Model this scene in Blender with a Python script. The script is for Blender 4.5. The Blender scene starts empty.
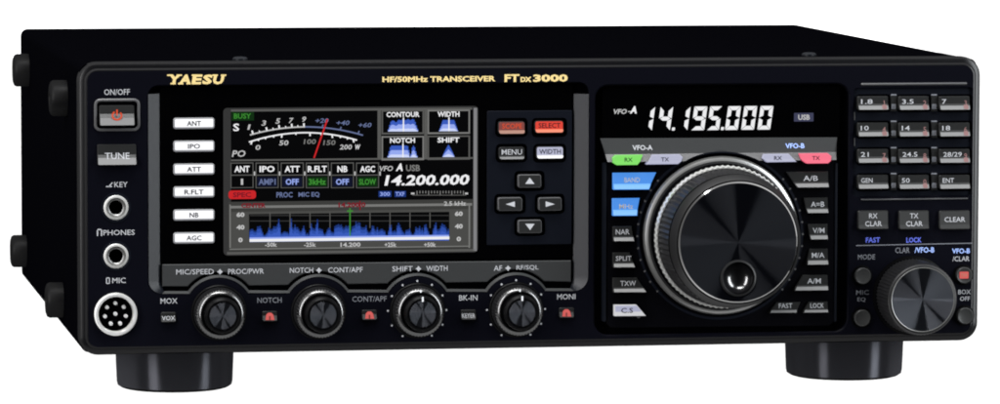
import bpy, math, random
from mathutils import Matrix, Vector
from mathutils.geometry import delaunay_2d_cdt
C = bpy.context.scene
rnd = random.Random(4)
PI = math.pi
# ------------------------------------------------------------------ camera
W, H, D = 365.0, 115.47, 315.0                      # size of the set in millimetres
GROUND = -16.5                                      # top of the underlit ground under the feet (mm), set by the foot height
CAM = (-166.27, -1924.13, 216.83); ROT = (1.49010, -0.0024, -0.17160); FOC = 4.9230
cam = bpy.data.objects.new('camera', bpy.data.cameras.new('camera'))
C.collection.objects.link(cam); C.camera = cam
cam.location = [v * .001 for v in CAM]; cam.rotation_euler = ROT
cam.data.sensor_width = 36; cam.data.lens = 36 * FOC
cam.data.clip_start = 0.05; cam.data.clip_end = 100
# ------------------------------------------------------------------ view and world: a white backdrop behind, the dark studio in front
C.view_settings.view_transform = 'Standard'; C.view_settings.look = 'None'
C.view_settings.exposure = 0; C.view_settings.gamma = 1
C.cycles.filter_width = 1.9
C.cycles.max_bounces = 6
w = bpy.data.worlds.new('World'); C.world = w; w.use_nodes = True
nt = w.node_tree; bg = nt.nodes['Background']
tc = nt.nodes.new('ShaderNodeTexCoord'); sx = nt.nodes.new('ShaderNodeSeparateXYZ')
nt.links.new(tc.outputs['Generated'], sx.inputs[0])
mr = nt.nodes.new('ShaderNodeMapRange'); mr.interpolation_type = 'SMOOTHSTEP'
mr.inputs[1].default_value = -.25; mr.inputs[2].default_value = .12; mr.inputs[3].default_value = .012; mr.inputs[4].default_value = 2.25
nt.links.new(sx.outputs['Y'], mr.inputs[0]); nt.links.new(mr.outputs[0], bg.inputs['Strength'])
bg.inputs['Color'].default_value = (1, 1, 1, 1)
# ------------------------------------------------------------------ studio lamps
def lamp(name, az, el, dist, sxx, syy, rad, col=(1, 1, 1), tx=.18):
    l = bpy.data.lights.new(name, 'AREA'); l.shape = 'RECTANGLE'; l.size = sxx; l.size_y = syy
    l.energy = rad * PI * sxx * syy; l.color = col
    o = bpy.data.objects.new(name, l); C.collection.objects.link(o)
    t = Vector((tx, 0, .05)); a, e = math.radians(az), math.radians(el)
    d = Vector((math.sin(a) * math.cos(e), -math.cos(a) * math.cos(e), math.sin(e)))
    o.location = t + d * dist; o.rotation_euler = d.to_track_quat('Z', 'Y').to_euler()
    return o
lamp('strip_softbox', -53, 18, 1.7, .5, 1.7, 15, (1, .99, 1))
lamp('strip_softbox', 52, 18, 1.05, .3, 1.1, 19, (.93, .97, 1), .30)
lamp('overhead_softbox', -22, 68, 1.4, 1.0, .34, 26, (1, 1, 1))

# ------------------------------------------------------------------ reading places on the front of the set
_R = Matrix.Rotation(ROT[2], 3, 'Z') @ Matrix.Rotation(ROT[1], 3, 'Y') @ Matrix.Rotation(ROT[0], 3, 'X')
def _ray(px, py):
    return _R @ Vector(((px - 500) / 1000 / FOC, -(py - 202) / 1000 / FOC, -1))
def at(px, py, y=0.0):
    d = _ray(px, py); t = (y - CAM[1]) / d.y
    return (CAM[0] + d.x * t, CAM[2] + d.z * t)
def at_top(px, py, z):
    d = _ray(px, py); t = (z - CAM[2]) / d.z
    return (CAM[0] + d.x * t, CAM[1] + d.y * t)
def at_side(px, py, x):
    d = _ray(px, py); t = (x - CAM[0]) / d.x
    return (CAM[1] + d.y * t, CAM[2] + d.z * t)
PX = 1 / 2.49                                       # about one photo pixel in mm on the front

# ------------------------------------------------------------------ materials
def lin(c):
    return tuple([(v / 255 / 12.92 if v <= 10 else ((v / 255 + .055) / 1.055) ** 2.4) for v in c]) + (1,)
MATS = {}
def mat(name, base, gloss=0.0, rough=.4, aniso=0.0, noise=0.0, emit=None, es=1.0, bump=0.0, bscale=900, gcol=None, axis='Y'):
    m = bpy.data.materials.new(name); m.use_nodes = True; n = m.node_tree; n.nodes.clear(); L = n.links
    out = n.nodes.new('ShaderNodeOutputMaterial')
    tcn = n.nodes.new('ShaderNodeTexCoord')
    df = n.nodes.new('ShaderNodeBsdfDiffuse'); df.inputs['Color'].default_value = tuple(base) + (1,)
    sh = df.outputs[0]
    bn = None
    if bump or noise:
        nz = n.nodes.new('ShaderNodeTexNoise'); nz.inputs['Scale'].default_value = bscale; nz.inputs['Detail'].default_value = 4
        L.new(tcn.outputs['Object'], nz.inputs['Vector'])
        if bump:
            bn = n.nodes.new('ShaderNodeBump'); bn.inputs['Strength'].default_value = bump; bn.inputs['Distance'].default_value = .0002
            L.new(nz.outputs[0], bn.inputs['Height']); L.new(bn.outputs[0], df.inputs['Normal'])
    if gloss:
        g = n.nodes.new('ShaderNodeBsdfAnisotropic'); gc = gcol or (1, 1, 1)
        g.inputs['Color'].default_value = (gloss * gc[0], gloss * gc[1], gloss * gc[2], 1); g.inputs['Roughness'].default_value = rough
        g.inputs['Anisotropy'].default_value = aniso
        if aniso:
            tg = n.nodes.new('ShaderNodeTangent'); tg.direction_type = 'RADIAL'; tg.axis = axis
            L.new(tg.outputs[0], g.inputs['Tangent'])
        if noise:
            r = n.nodes.new('ShaderNodeMapRange'); r.inputs[3].default_value = max(.02, rough - noise); r.inputs[4].default_value = rough + noise
            L.new(nz.outputs[0], r.inputs[0]); L.new(r.outputs[0], g.inputs['Roughness'])
        if bn: L.new(bn.outputs[0], g.inputs['Normal'])
        ad = n.nodes.new('ShaderNodeAddShader'); L.new(sh, ad.inputs[0]); L.new(g.outputs[0], ad.inputs[1]); sh = ad.outputs[0]
    if emit:
        e = n.nodes.new('ShaderNodeEmission'); e.inputs[0].default_value = lin(emit); e.inputs[1].default_value = es
        ad = n.nodes.new('ShaderNodeAddShader'); L.new(sh, ad.inputs[0]); L.new(e.outputs[0], ad.inputs[1]); sh = ad.outputs[0]
    L.new(sh, out.inputs[0]); MATS[name] = m
    return m
mat('cabinet_black', (.0005, .0005, .0009), .0004, .5, noise=.1, bump=.35, bscale=2500)
mat('panel_black', (.0019, .002, .0037), .002, .42, noise=.06, bump=.25, bscale=2500)
mat('recess_black', (.0007, .0007, .001))
mat('rim_black', (.001, .001, .0015), .017, .28)
mat('glass_black', (.0004, .0004, .0005), .0006, .15)
mat('pad_black', (.0012, .0012, .0018), .002, .4)
mat('pad_navy', (.0035, .0042, .0066), .003, .4)
mat('surround_grey', (.003, .0038, .006), .017, .36, noise=.05, bump=.1, bscale=2000)
mat('strip_grey', (.022, .023, .0235), .016, .4, noise=.05)
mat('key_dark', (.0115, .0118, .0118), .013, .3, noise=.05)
mat('key_ledge_highlight', (.12, .12, .12), .03, .35)  # paler than the keycap faces: overhead light on the ledges put into the colour
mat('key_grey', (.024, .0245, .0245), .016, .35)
mat('edge_grey', (.05, .05, .052), .035, .35)
mat('paint_white', (.30, .305, .32))
mat('paint_bright', (.55, .56, .58))
mat('paint_dim', (.12, .125, .14))
mat('paint_gold', (.52, .40, .17), .05, .3)
mat('paint_blue', (.10, .13, .55))
mat('paint_paleblue', (.24, .33, .62))
mat('paint_red', (.5, .05, .03))
mat('foot_black', (.0006, .0006, .001), .042, .42, aniso=.8, axis='Z', gcol=(.95, .97, 1.1))
mat('rubber', (.003, .003, .0032), .006, .45)
mat('knob_black', (.001, .001, .0012), .005, .35)
mat('knob_knurl', (.006, .006, .0065), .085, .3)
mat('knob_rim', (.008, .008, .0083), .04, .35)
mat('dial_anodised', (.001, .0011, .0016), .015, .4, aniso=.9, gcol=(.9, .95, 1.08))
mat('knob_face', (.0018, .002, .0026), .065, .33, aniso=.9, gcol=(.9, .95, 1.08))
mat('knob_ring', (.06, .06, .057), .13, .36)
mat('knob_satin', (.002, .002, .0022), .085, .24)
mat('dial_ring', (.045, .045, .043), .2, .33)
mat('silver', (.25, .25, .24), .5, .25)
mat('chrome', (.3, .3, .3), .7, .18)
mat('lip', (.003, .003, .003), .24, .09)
mat('dial_knurl', (.009, .009, .0095), .1, .3)
mat('dimple', (.003, .003, .0035), .09, .2)
mat('ink', (.01, .01, .012))
EM = dict(tag=(62, 64, 88), midblue=(44, 78, 168), white=(238, 238, 240), soft=(190, 190, 190), grey=(120, 120, 118), frame=(88, 88, 86), dframe=(52, 52, 52), framelt=(128, 128, 130),
          blue=(58, 92, 190), paleblue=(150, 170, 240), deepblue=(26, 52, 120), wash=(205, 215, 250), green=(60, 140, 50), dgreen=(14, 46, 16),
          red=(200, 36, 40), dred=(120, 24, 36), panelgrey=(60, 60, 58), scopegrey=(74, 74, 72), steel=(100, 112, 150), navy=(14, 18, 40), black=(2, 2, 3))
for k, v in EM.items(): mat('screen_' + k, (.001, .001, .001), emit=v)
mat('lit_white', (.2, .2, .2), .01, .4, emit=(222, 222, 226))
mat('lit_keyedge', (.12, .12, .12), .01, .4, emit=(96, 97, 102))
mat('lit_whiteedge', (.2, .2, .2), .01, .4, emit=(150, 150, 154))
mat('lit_lavender', (.1, .1, .1), .02, .4, emit=(140, 142, 172))
mat('lit_green', (.03, .06, .02), .02, .4, emit=(112, 208, 88))
mat('lit_pink', (.06, .03, .03), .02, .4, emit=(236, 96, 124))
mat('lit_blue', (.02, .04, .08), .02, .4, emit=(58, 128, 214))
mat('lit_bluelow', (.02, .04, .08), .02, .4, emit=(112, 176, 236))
mat('lit_red', (.06, .01, .01), .02, .4, emit=(206, 52, 32))
mat('lit_redlow', (.06, .02, .01), .02, .4, emit=(242, 132, 104))
mat('lit_dimred', (.04, .02, .02), .02, .4, emit=(104, 36, 26))
mat('lit_dimredlow', (.06, .05, .04), .02, .4, emit=(160, 104, 88))
mat('lit_orange', (.02, .01, .01), emit=(214, 72, 34))
mat('lit_lamp', (.05, .02, .02), .02, .4, emit=(196, 74, 70))
mat('lit_faintred', (.10, .07, .07), emit=(96, 52, 50))

# ------------------------------------------------------------------ mesh building (all in millimetres, y towards the back)
def rrect(x0, z0, x1, z1, r, n=6):
    r = min(r, abs(x1 - x0) / 2 - 1e-3, abs(z1 - z0) / 2 - 1e-3); out = []
    if r <= 0.01: return [(x0, z0), (x1, z0), (x1, z1), (x0, z1)]
    for cx, cz, a0 in ((x1 - r, z0 + r, -90), (x1 - r, z1 - r, 0), (x0 + r, z1 - r, 90), (x0 + r, z0 + r, 180)):
        for i in range(n + 1):
            a = math.radians(a0 + 90 * i / n); out.append((cx + r * math.cos(a), cz + r * math.sin(a)))
    return out
def pr(p0, q0, p1, q1, r=0, y=0.0, n=5):            # rounded rectangle read between photo edges
    mx, my = (p0 + p1) / 2, (q0 + q1) / 2
    return rrect(at(p0, my, y)[0], at(mx, q1, y)[1], at(p1, my, y)[0], at(mx, q0, y)[1], r * PX, n)
def pp(pts, y=0.0):                                 # polygon read from the photo, made counter-clockwise
    l = [at(a, b, y) for a, b in pts]
    return l if area(l) > 0 else l[::-1]
def area(l): return sum(l[i - 1][0] * l[i][1] - l[i][0] * l[i - 1][1] for i in range(len(l))) / 2
def circ(cx, cz, r, n=40): return [(cx + r * math.cos(2 * PI * i / n), cz + r * math.sin(2 * PI * i / n)) for i in range(n)]
def inset(l, d):
    out = []; n = len(l)
    for i in range(n):
        p0, p, p1 = Vector(l[i - 1]), Vector(l[i]), Vector(l[(i + 1) % n])
        a, b = (p - p0), (p1 - p)
        if a.length < 1e-6 or b.length < 1e-6: out.append(tuple(p)); continue
        a.normalize(); b.normalize()
        na, nb = Vector((-a.y, a.x)), Vector((-b.y, b.x)); m = na + nb
        if m.length < .2: m = na
        m.normalize(); k = min(2.5, 1 / max(.3, m.dot(na))); out.append((p.x + m.x * d * k, p.y + m.y * d * k))
    return out
def band(l, z0, z1):                                # part of a convex outline between two heights
    def clip(l, f):
        o = []
        for i in range(len(l)):
            a, b = l[i - 1], l[i]; fa, fb = f(a), f(b)
            if (fa >= 0) != (fb >= 0):
                t = fa / (fa - fb); o.append((a[0] + (b[0] - a[0]) * t, a[1] + (b[1] - a[1]) * t))
            if fb >= 0: o.append(b)
        return o
    l = clip(l, lambda p: p[1] - z0)
    return clip(l, lambda p: z1 - p[1]) if len(l) > 2 else []
def inside(l, x, z):
    c = False
    for i in range(len(l)):
        (x0, z0), (x1, z1) = l[i - 1][:2], l[i][:2]
        if (z0 > z) != (z1 > z) and x < (x1 - x0) * (z - z0) / (z1 - z0) + x0: c = not c
    return c
def tess(loops):                                    # triangles between outlines, all facing the viewer
    pts = [Vector((p[0], p[1])) for l in loops for p in l]; ed = []; k = 0
    for l in loops: ed += [(k + i, k + (i + 1) % len(l)) for i in range(len(l))]; k += len(l)
    _, _, fs, ov, _, _ = delaunay_2d_cdt(pts, ed, [], 0, 1e-6)
    out = []
    for f in fs:
        t = [ov[i][0] for i in f]; a, b_, c = (pts[i] for i in t); m_ = (a + b_ + c) / 3
        if not inside(loops[0], m_.x, m_.y) or any(inside(l, m_.x, m_.y) for l in loops[1:]): continue
        out.append(tuple(t) if (b_ - a).cross(c - a) > 0 else tuple(t)[::-1])
    return out
_TX = {}
def text_shape(s, bold, gap=1.0):
    k = (s, bold, gap)
    if k not in _TX:
        cu = bpy.data.curves.new('t', 'FONT'); cu.body = s; cu.size = 1; cu.offset = bold; cu.resolution_u = 2; cu.space_character = gap
        ob = bpy.data.objects.new('t', cu); C.collection.objects.link(ob)
        dg = bpy.context.evaluated_depsgraph_get(); me = bpy.data.meshes.new_from_object(ob.evaluated_get(dg))
        v = [(a.co.x, a.co.y) for a in me.vertices]; f = [tuple(p.vertices) for p in me.polygons]
        bpy.data.objects.remove(ob); bpy.data.meshes.remove(me); bpy.data.curves.remove(cu)
        x0, x1 = min(a[0] for a in v), max(a[0] for a in v); z0, z1 = min(a[1] for a in v), max(a[1] for a in v)
        _TX[k] = ([(a[0] - (x0 + x1) / 2, a[1] - (z0 + z1) / 2) for a in v], f, x1 - x0, z1 - z0)
    return _TX[k]
class MB:
    def __init__(s): s.v = []; s.f = []; s.m = []; s.names = []
    def mi(s, n):
        if n not in s.names: s.names.append(n)
        return s.names.index(n)
    def add(s, v, f, m):
        o = len(s.v); s.v += v
        for i, q in enumerate(f):
            s.f.append(tuple(a + o for a in q)); s.m.append(s.mi(m[i] if isinstance(m, list) else m))
    def face(s, l, y, m):                           # flat outline facing the viewer
        yf = y if callable(y) else (lambda x, z: y)
        s.add([(a[0], yf(*a), a[1]) for a in l], [tuple(range(len(l)))], m)
    def plate(s, loop, rings, m, cap=None, holes=(), hm=None):   # rings (inset, y) from back to front, then a cap with holes (loop, bevel, depth, wall material)
        n = len(loop); v = []
        for d, y in rings: v += [(a[0], y, a[1]) for a in inset(loop, d)]
        f = []
        for k in range(len(rings) - 1):
            for i in range(n):
                j = (i + 1) % n; f.append((k * n + i, k * n + j, (k + 1) * n + j, (k + 1) * n + i))
        s.add(v, f, m)
        y0 = rings[-1][1]; outer = [Vector((a[0], a[1], 0)) for a in inset(loop, rings[-1][0])]
        hl = [[Vector((a[0], a[1], 0)) for a in inset(h[0], -h[1])] for h in holes]
        allp = outer + [p for h in hl for p in h]
        if holes: fs = tess([outer] + [h[::-1] for h in hl]); allp = outer + [p for h in hl for p in h[::-1]]
        else: fs = tess([outer])
        s.add([(p.x, y0, p.y) for p in allp], fs, cap or m)
        for h in holes:
            l0, l1 = inset(h[0], -h[1]), h[0]; k = len(l0)
            vv = [(a[0], y0, a[1]) for a in l0] + [(a[0], y0 + h[1], a[1]) for a in l1] + [(a[0], h[2], a[1]) for a in l1]
            ff = [(r * k + i, r * k + (i + 1) % k, (r + 1) * k + (i + 1) % k, (r + 1) * k + i) for r in (0, 1) for i in range(k)]
            s.add(vv, ff, [cap or m] * k + [h[3]] * k)
            s.add([(a[0], h[2], a[1]) for a in l1], tess([l1]), h[3])
    def key(s, loop, base, prof, mats, wall, bev=.22):  # prof: [(fraction of height from the top, y)]; mats one per span
        zt, zb = max(a[1] for a in loop), min(a[1] for a in loop)
        def yf(x, z):
            t = (zt - z) / (zt - zb)
            for (a, ya), (b, yb) in zip(prof, prof[1:]):
                if t <= b + 1e-6: return ya + (yb - ya) * max(0, (t - a)) / (b - a)
            return prof[-1][1]
        inn = inset(loop, bev)
        for (a, _), (b, _), m in zip(prof, prof[1:], mats):
            bl = band(inn, zt - b * (zt - zb) if b < 1 else zb - 1, zt - a * (zt - zb) if a > 0 else zt + 1)
            if len(bl) > 2: s.face(bl, yf, m)
        cuts = []
        for i in range(len(loop)):
            a, b = loop[i - 1], loop[i]; ia, ib = inn[i - 1], inn[i]; seg = [0.0]
            for t, _ in prof[1:-1]:
                z = zt - t * (zt - zb)
                if (a[1] - z) * (b[1] - z) < 0: seg.append((z - a[1]) / (b[1] - a[1]))
            for q in sorted(seg): cuts.append(((a[0] + (b[0] - a[0]) * q, a[1] + (b[1] - a[1]) * q), (ia[0] + (ib[0] - ia[0]) * q, ia[1] + (ib[1] - ia[1]) * q)))
        n = len(cuts); v = [(i[0], yf(*i), i[1]) for _, i in cuts] + [(o[0], yf(*o) + bev, o[1]) for o, _ in cuts] + [(o[0], base, o[1]) for o, _ in cuts]
        s.add(v, [(r * n + i, r * n + (i + 1) % n, (r + 1) * n + (i + 1) % n, (r + 1) * n + i) for r in (0, 1) for i in range(n)], wall)
        return yf
    def rev(s, prof, m, n=64, teeth=None, cx=0, cz=0):  # turned shape about an axis along y; prof (r, y), m per span
        v = []; f = []; mm = []
        for k, (r, y) in enumerate(prof):
            for i in range(n):
                a = 2 * PI * i / n; q = r
                if teeth and k in teeth: q = r + teeth[k] * (1 if i % 2 else -1)
                v.append((cx + q * math.cos(a), y, cz + q * math.sin(a)))
        for k in range(len(prof) - 1):
            for i in range(n):
                j = (i + 1) % n
                if prof[k + 1][0] < 1e-4: f.append((k * n + i, k * n + j, (k + 1) * n))
                else: f.append((k * n + i, k * n + j, (k + 1) * n + j, (k + 1) * n + i))
                mm.append(m[k] if isinstance(m, list) else m)
        s.add(v, f, mm)
    def text(s, t, px, py, hpx, m, y=-.05, wpx=None, bold=.012, shear=0.0, yf=None, dep=None, gap=1.0, left=False):
        if m.startswith('paint') and m != 'paint_gold': hpx *= .93; wpx = wpx and wpx * .93; bold -= .006
        v, f, bw, bh = text_shape(t, bold, gap); d = (y if not callable(y) else 0) if dep is None else dep
        cx, cz = at(px, py, d); sc = hpx * PX / bh; sxx = (wpx * PX / bw) if wpx else sc
        if left: cx += bw * sxx / 2
        yy = yf or (lambda x, z: y)
        pts = [(cx + a * sxx + b * sc * shear, cz + b * sc) for a, b in v]
        s.add([(a, yy(a, b), b) for a, b in pts], f, m)
    def bar(s, p, q, wd, y, m):                     # thin printed stroke between two photo points
        a, b = Vector(at(*p, y)), Vector(at(*q, y)); d = (b - a)
        if d.length < 1e-6: return
        d.normalize(); nn = Vector((-d.y, d.x)) * wd * PX / 2
        s.face([tuple(a - nn), tuple(b - nn), tuple(b + nn), tuple(a + nn)], y, m)
    def build(s, name, parent=None, origin=(0, 0, 0), sharp=32):
        me = bpy.data.meshes.new(name)
        me.from_pydata([((a[0] - origin[0]) * .001, (a[1] - origin[1]) * .001, (a[2] - origin[2]) * .001) for a in s.v], [], s.f)
        for n in s.names: me.materials.append(MATS[n])
        me.polygons.foreach_set('material_index', s.m); me.polygons.foreach_set('use_smooth', [True] * len(s.f)); me.update()
        me.set_sharp_from_angle(angle=math.radians(sharp))
        o = bpy.data.objects.new(name, me); C.collection.objects.link(o); o.parent = parent
        po = parent['mm'] if (parent is not None and 'mm' in parent) else (0, 0, 0)
        o['mm'] = origin
        o.location = [(origin[i] - po[i]) * .001 for i in range(3)]
        return o

# ------------------------------------------------------------------ the setting: plain white ground, made translucent; light added from below to hide shadows
gm = bpy.data.materials.new('underlit_white'); gm.use_nodes = True; n = gm.node_tree; n.nodes.clear()
o_ = n.nodes.new('ShaderNodeOutputMaterial'); t_ = n.nodes.new('ShaderNodeBsdfTranslucent'); t_.inputs[0].default_value = (.93, .93, .93, 1)
d_ = n.nodes.new('ShaderNodeBsdfDiffuse'); d_.inputs[0].default_value = (.85, .85, .85, 1); x_ = n.nodes.new('ShaderNodeMixShader'); x_.inputs[0].default_value = .06
n.links.new(t_.outputs[0], x_.inputs[1]); n.links.new(d_.outputs[0], x_.inputs[2]); n.links.new(x_.outputs[0], o_.inputs[0])
MATS['underlit_white'] = gm
foot_y = 34.0
GROUND = at(175, 393.6, foot_y - 23)[1]
g = MB(); g.add([(-2500, -30, GROUND), (2900, -30, GROUND), (2900, 2600, GROUND), (-2500, 2600, GROUND)], [(0, 1, 2, 3)], 'underlit_white')
go = g.build('ground'); go['kind'] = 'structure'

# ------------------------------------------------------------------ the set
root = bpy.data.objects.new('radio_transceiver', None); C.collection.objects.link(root)
root['mm'] = (W / 2, D / 2, GROUND); root.location = [v * .001 for v in root['mm']]
root['label'] = 'black desktop radio transceiver with colour display and large round tuning dial on plain white surface'
root['category'] = 'radio transceiver'

# cabinet: folded cover behind the front
b = MB(); outer = rrect(.9, .9, W - .9, H - .9, 3.2)
b.plate(outer, [(2.5, D), (0.0, D - 1.5), (0.0, 5.0)], 'cabinet_black')
b.plate(outer, [(0, 5), (2.5, 5.01)], 'cabinet_black')
b.add([(a[0], D, a[1]) for a in inset(outer, 2.5)], [tuple(range(len(outer)))], 'cabinet_black')
cab = b.build('cabinet', root)
for px, py in ((240, 57.8), (809, 53.5)):
    x, y = at_top(px, py, H); s_ = MB()
    v = []; nn = 24; prof = [(3.0, 0), (3.0, .7), (2.3, 1.25), (.9, 1.45), (.9, 1.0), (0, 1.0)]
    for r, z in prof: v += [(x + r * math.cos(2 * PI * i / nn), y + r * math.sin(2 * PI * i / nn), H - .9 + z) for i in range(nn)]
    s_.add(v, [(k * nn + i, k * nn + (i + 1) % nn, (k + 1) * nn + (i + 1) % nn, (k + 1) * nn + i) for k in range(len(prof) - 1) for i in range(nn)], 'surround_grey')
    s_.build('screw', cab, (x, y, H))
# round bumpers on the left side
for px, py in ((28.5, 70), (66.5, 98), (26, 251), (62.5, 300)):
    y, z = at_side(px, py, .9); s_ = MB(); v = []; nn = 32
    prof = [(7.3, 1), (7.3, -5.4), (6.7, -6.4), (5.4, -6.9), (2.6, -6.9), (2.2, -6.2), (0, -6.2)]
    for r, x in prof: v += [(.9 + x, y + r * math.cos(2 * PI * i / nn), z + r * math.sin(2 * PI * i / nn)) for i in range(nn)]
    s_.add(v, [(k * nn + i, k * nn + (i + 1) % nn, (k + 1) * nn + (i + 1) % nn, (k + 1) * nn + i) for k in range(len(prof) - 1) for i in range(nn)], 'rubber')
    s_.build('side_bumper', root, (.9, y, z))
# feet
for fx0, fx1, fy in ((115.5, 233.5, 0), (786, 901.5, 0), (115.5, 233.5, 1), (786, 901.5, 1)):
    y = foot_y if not fy else 262.0
    x = (at(fx0, 360, foot_y)[0] + at(fx1, 360, foot_y)[0]) / 2; r = (at(fx1, 360, foot_y)[0] - at(fx0, 360, foot_y)[0]) / 2
    s_ = MB(); v = []; nn = 72
    top, bot = 1.6, GROUND
    prof = [(r, top), (r, top - 2), (r - .55, bot + 2.6), (r - .9, bot + 1.2), (r - 2.2, bot + .35), (r - 3.4, bot), (0.01, bot)]
    for q, z in prof: v += [(x + q * math.cos(2 * PI * i / nn), y + q * math.sin(2 * PI * i / nn), z) for i in range(nn)]
    s_.add(v, [(k * nn + i, k * nn + (i + 1) % nn, (k + 1) * nn + (i + 1) % nn, (k + 1) * nn + i) for k in range(len(prof) - 1) for i in range(nn)], ['foot_black'] * (nn * 3) + ['rubber'] * (nn * 3))
    s_.build('foot', root, (x, y, bot))

# ---- outlines shared by the front
KN = [at(218.8, 312.5), at(318.4, 311.6), at(417.2, 310.5), at(516, 309.6)]     # four twin knobs
KR = 34.5 * PX; LIPZ0, LIPZ1 = at(200, 293.5)[1], at(500, 291.5)[1]
XL, XR = at(148.5, 200)[0], at(588.3, 200)[0]; ZT = at(370, 84)[1]
def arc(cx, cz, r, a0, a1, n=6): return [(cx + r * math.cos(math.radians(a0 + (a1 - a0) * i / n)), cz + r * math.sin(math.radians(a0 + (a1 - a0) * i / n))) for i in range(n + 1)]
def arch_line(r, dz, x0, x1):
    zf = lambda x: LIPZ0 + (LIPZ1 - LIPZ0) * (x - at(200, 293)[0]) / (at(500, 291)[0] - at(200, 293)[0]) + dz
    pts = [(x0, zf(x0))]
    for cx, cz in KN:
        h = zf(cx) - cz; a = math.asin(min(.95, h / r)); n = 20
        for i in range(n + 1):
            t = (PI - a) + (2 * a - PI) * i / n; pts.append((cx + r * math.cos(t), cz + r * math.sin(t)))
    pts.append((x1, zf(x1))); return pts
lo_out = arch_line(KR, 0, XL + 5.2, XR - 5.8)
zl, zr = lo_out[0][1], lo_out[-1][1]
disp_hole = lo_out + arc(XR - 5.8, zr + 5.8, 5.8, -90, 0)[1:] + arc(XR - 4, ZT - 4, 4, 0, 90) + arc(XL + 4, ZT - 4, 4, 90, 180) + arc(XL + 5.2, zl + 5.2, 5.2, 180, 270)[:-1]
vfo_hole = pr(595, 84.5, 848, 333, 13)
key_hole = pr(853.5, 88, 972, 196, 3)
front_outer = rrect(0, 0, W, H, 7.5, 8)
jacks = [(at(116, 207.5), 4.0), (at(116, 256), 4.0), (at(115.5, 314), 8.1)]
b = MB()
b.plate(front_outer, [(1.2, 9.5), (0, 8.5), (0, 3.4), (.2, 2.3), (.7, 1.55), (1.0, 1.4), (2.3, 1.05), (3.0, .12), (3.4, 0)], 'rim_black', 'panel_black',
        holes=[(disp_hole, .35, 3.6, 'recess_black'), (vfo_hole, .6, 4.2, 'recess_black'), (key_hole, .25, 1.2, 'pad_navy')] + [(circ(*c, r), .25, 6, 'recess_black') for c, r in jacks])
# printed writing on the front
T = b.text
for t, px, wd, sf in (('Y', 174.5, 12.5, ((-4.6, -4.2), (4.8, -4.2), (-1.4, 4.2))), ('A', 185.5, 12, ((-4.8, 4.2), (3.6, 4.2))), ('E', 197, 9.5, ((-3.6, 4.2), (-2.6, -4.2))), ('S', 207.5, 9.5, ()), ('U', 218.5, 10.5, ((-3.4, -4.2), (5, -4.2)))):
    T(t, px, 79.3, 9.6, 'paint_gold', wpx=wd, bold=.05, shear=.2)
    for sx_, sy_ in sf: b.bar((px + sx_ - 2.7, 79.3 + sy_), (px + sx_ + 2.7, 79.3 + sy_), 1.5, -.07, 'paint_gold')
T('HF/50MHz TRANSCEIVER', 439, 78.9, 5.6, 'paint_gold', wpx=113, bold=.035)
T('FT', 512, 78, 7.6, 'paint_gold', wpx=15, bold=.04); T('DX', 526, 79.3, 5, 'paint_gold', wpx=11, bold=.05); T('3000', 550.5, 78, 7.4, 'paint_gold', wpx=35, bold=.045)
T('ON/OFF', 117, 92, 6.2, 'paint_white', wpx=27)
T('KEY', 121, 184.5, 5.6, 'paint_white', wpx=14); T('PHONES', 119, 232.5, 5.6, 'paint_white', wpx=33); T('MIC', 119, 280.5, 5.8, 'paint_white', wpx=14)
b.bar((106, 186.5), (112, 186.5), 1.1, -.05, 'paint_white'); b.bar((109, 186.5), (112.5, 182.5), 1.1, -.05, 'paint_white')
for p, q in (((97.5, 236), (97.5, 230)), ((97.5, 229.6), (101.5, 229.6)), ((101.5, 230), (101.5, 236))): b.bar(p, q, 1.2, -.05, 'paint_white')
for p, q in (((106.5, 283.5), (106.5, 278)), ((109.5, 283.5), (109.5, 278)), ((106.5, 278), (109.5, 278)), ((106.5, 283.5), (109.5, 283.5))): b.bar(p, q, .9, -.05, 'paint_white')
for t, px, py, wd in (('MOX', 169, 301, 18), ('NOTCH', 269.5, 300.3, 26), ('CONT/APF', 369.5, 299, 37), ('BK-IN', 468.3, 297.8, 20), ('MONI', 566.3, 296.8, 20)):
    T(t, px, py, 5.8, 'paint_dim' if px > 200 and px < 400 else 'paint_white', wpx=wd)
T('FAST', 873, 240, 5.6, 'paint_blue', wpx=16, bold=.03); T('LOCK', 914, 240, 5.6, 'paint_blue', wpx=17, bold=.03)
T('MODE', 866.5, 257, 5.6, 'paint_dim', wpx=19); T('CLAR', 902.5, 250.3, 6, 'paint_dim', wpx=16); T('/VFO-B', 924.5, 250, 6, 'paint_paleblue', wpx=22, bold=.03)
T('VFO-B', 961, 251, 5.6, 'paint_paleblue', wpx=20, bold=.03); T('/CLAR', 961, 258.8, 5.4, 'paint_white', wpx=19)
T('MIC', 862.5, 292.5, 5, 'paint_dim', wpx=14); T('EQ', 861.5, 299.8, 5, 'paint_dim', wpx=9); T('BOX', 964.5, 292, 5, 'paint_white', wpx=14); T('OFF', 965, 298.8, 4.8, 'paint_white', wpx=11)
b.bar((856, 245.6), (972, 243.2), .9, -.05, 'paint_dim')
# mic pin guide and dots round the two right hand knobs
for cx, cz in KN[2:]:
    for i in range(11):
        a = math.radians(-60 + 30 * i); b.face(circ(cx + 11.75 * math.cos(a), cz + 11.75 * math.sin(a), .42, 8), -.05, 'paint_white')
fp = b.build('front_panel', root, sharp=24)

# embossed bright rule above the keypad and thin rules below it
b = MB()
for (p0, q0, p1, q1) in ((861, 82.6, 967, 85.2), (861, 198.3, 968, 199.8)):
    b = MB(); b.plate(pr(p0, q0, p1, q1, 1.2), [(0, .3), (0, -.15), (.45, -.6)], 'edge_grey'); b.build('trim_rule', root)

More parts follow.
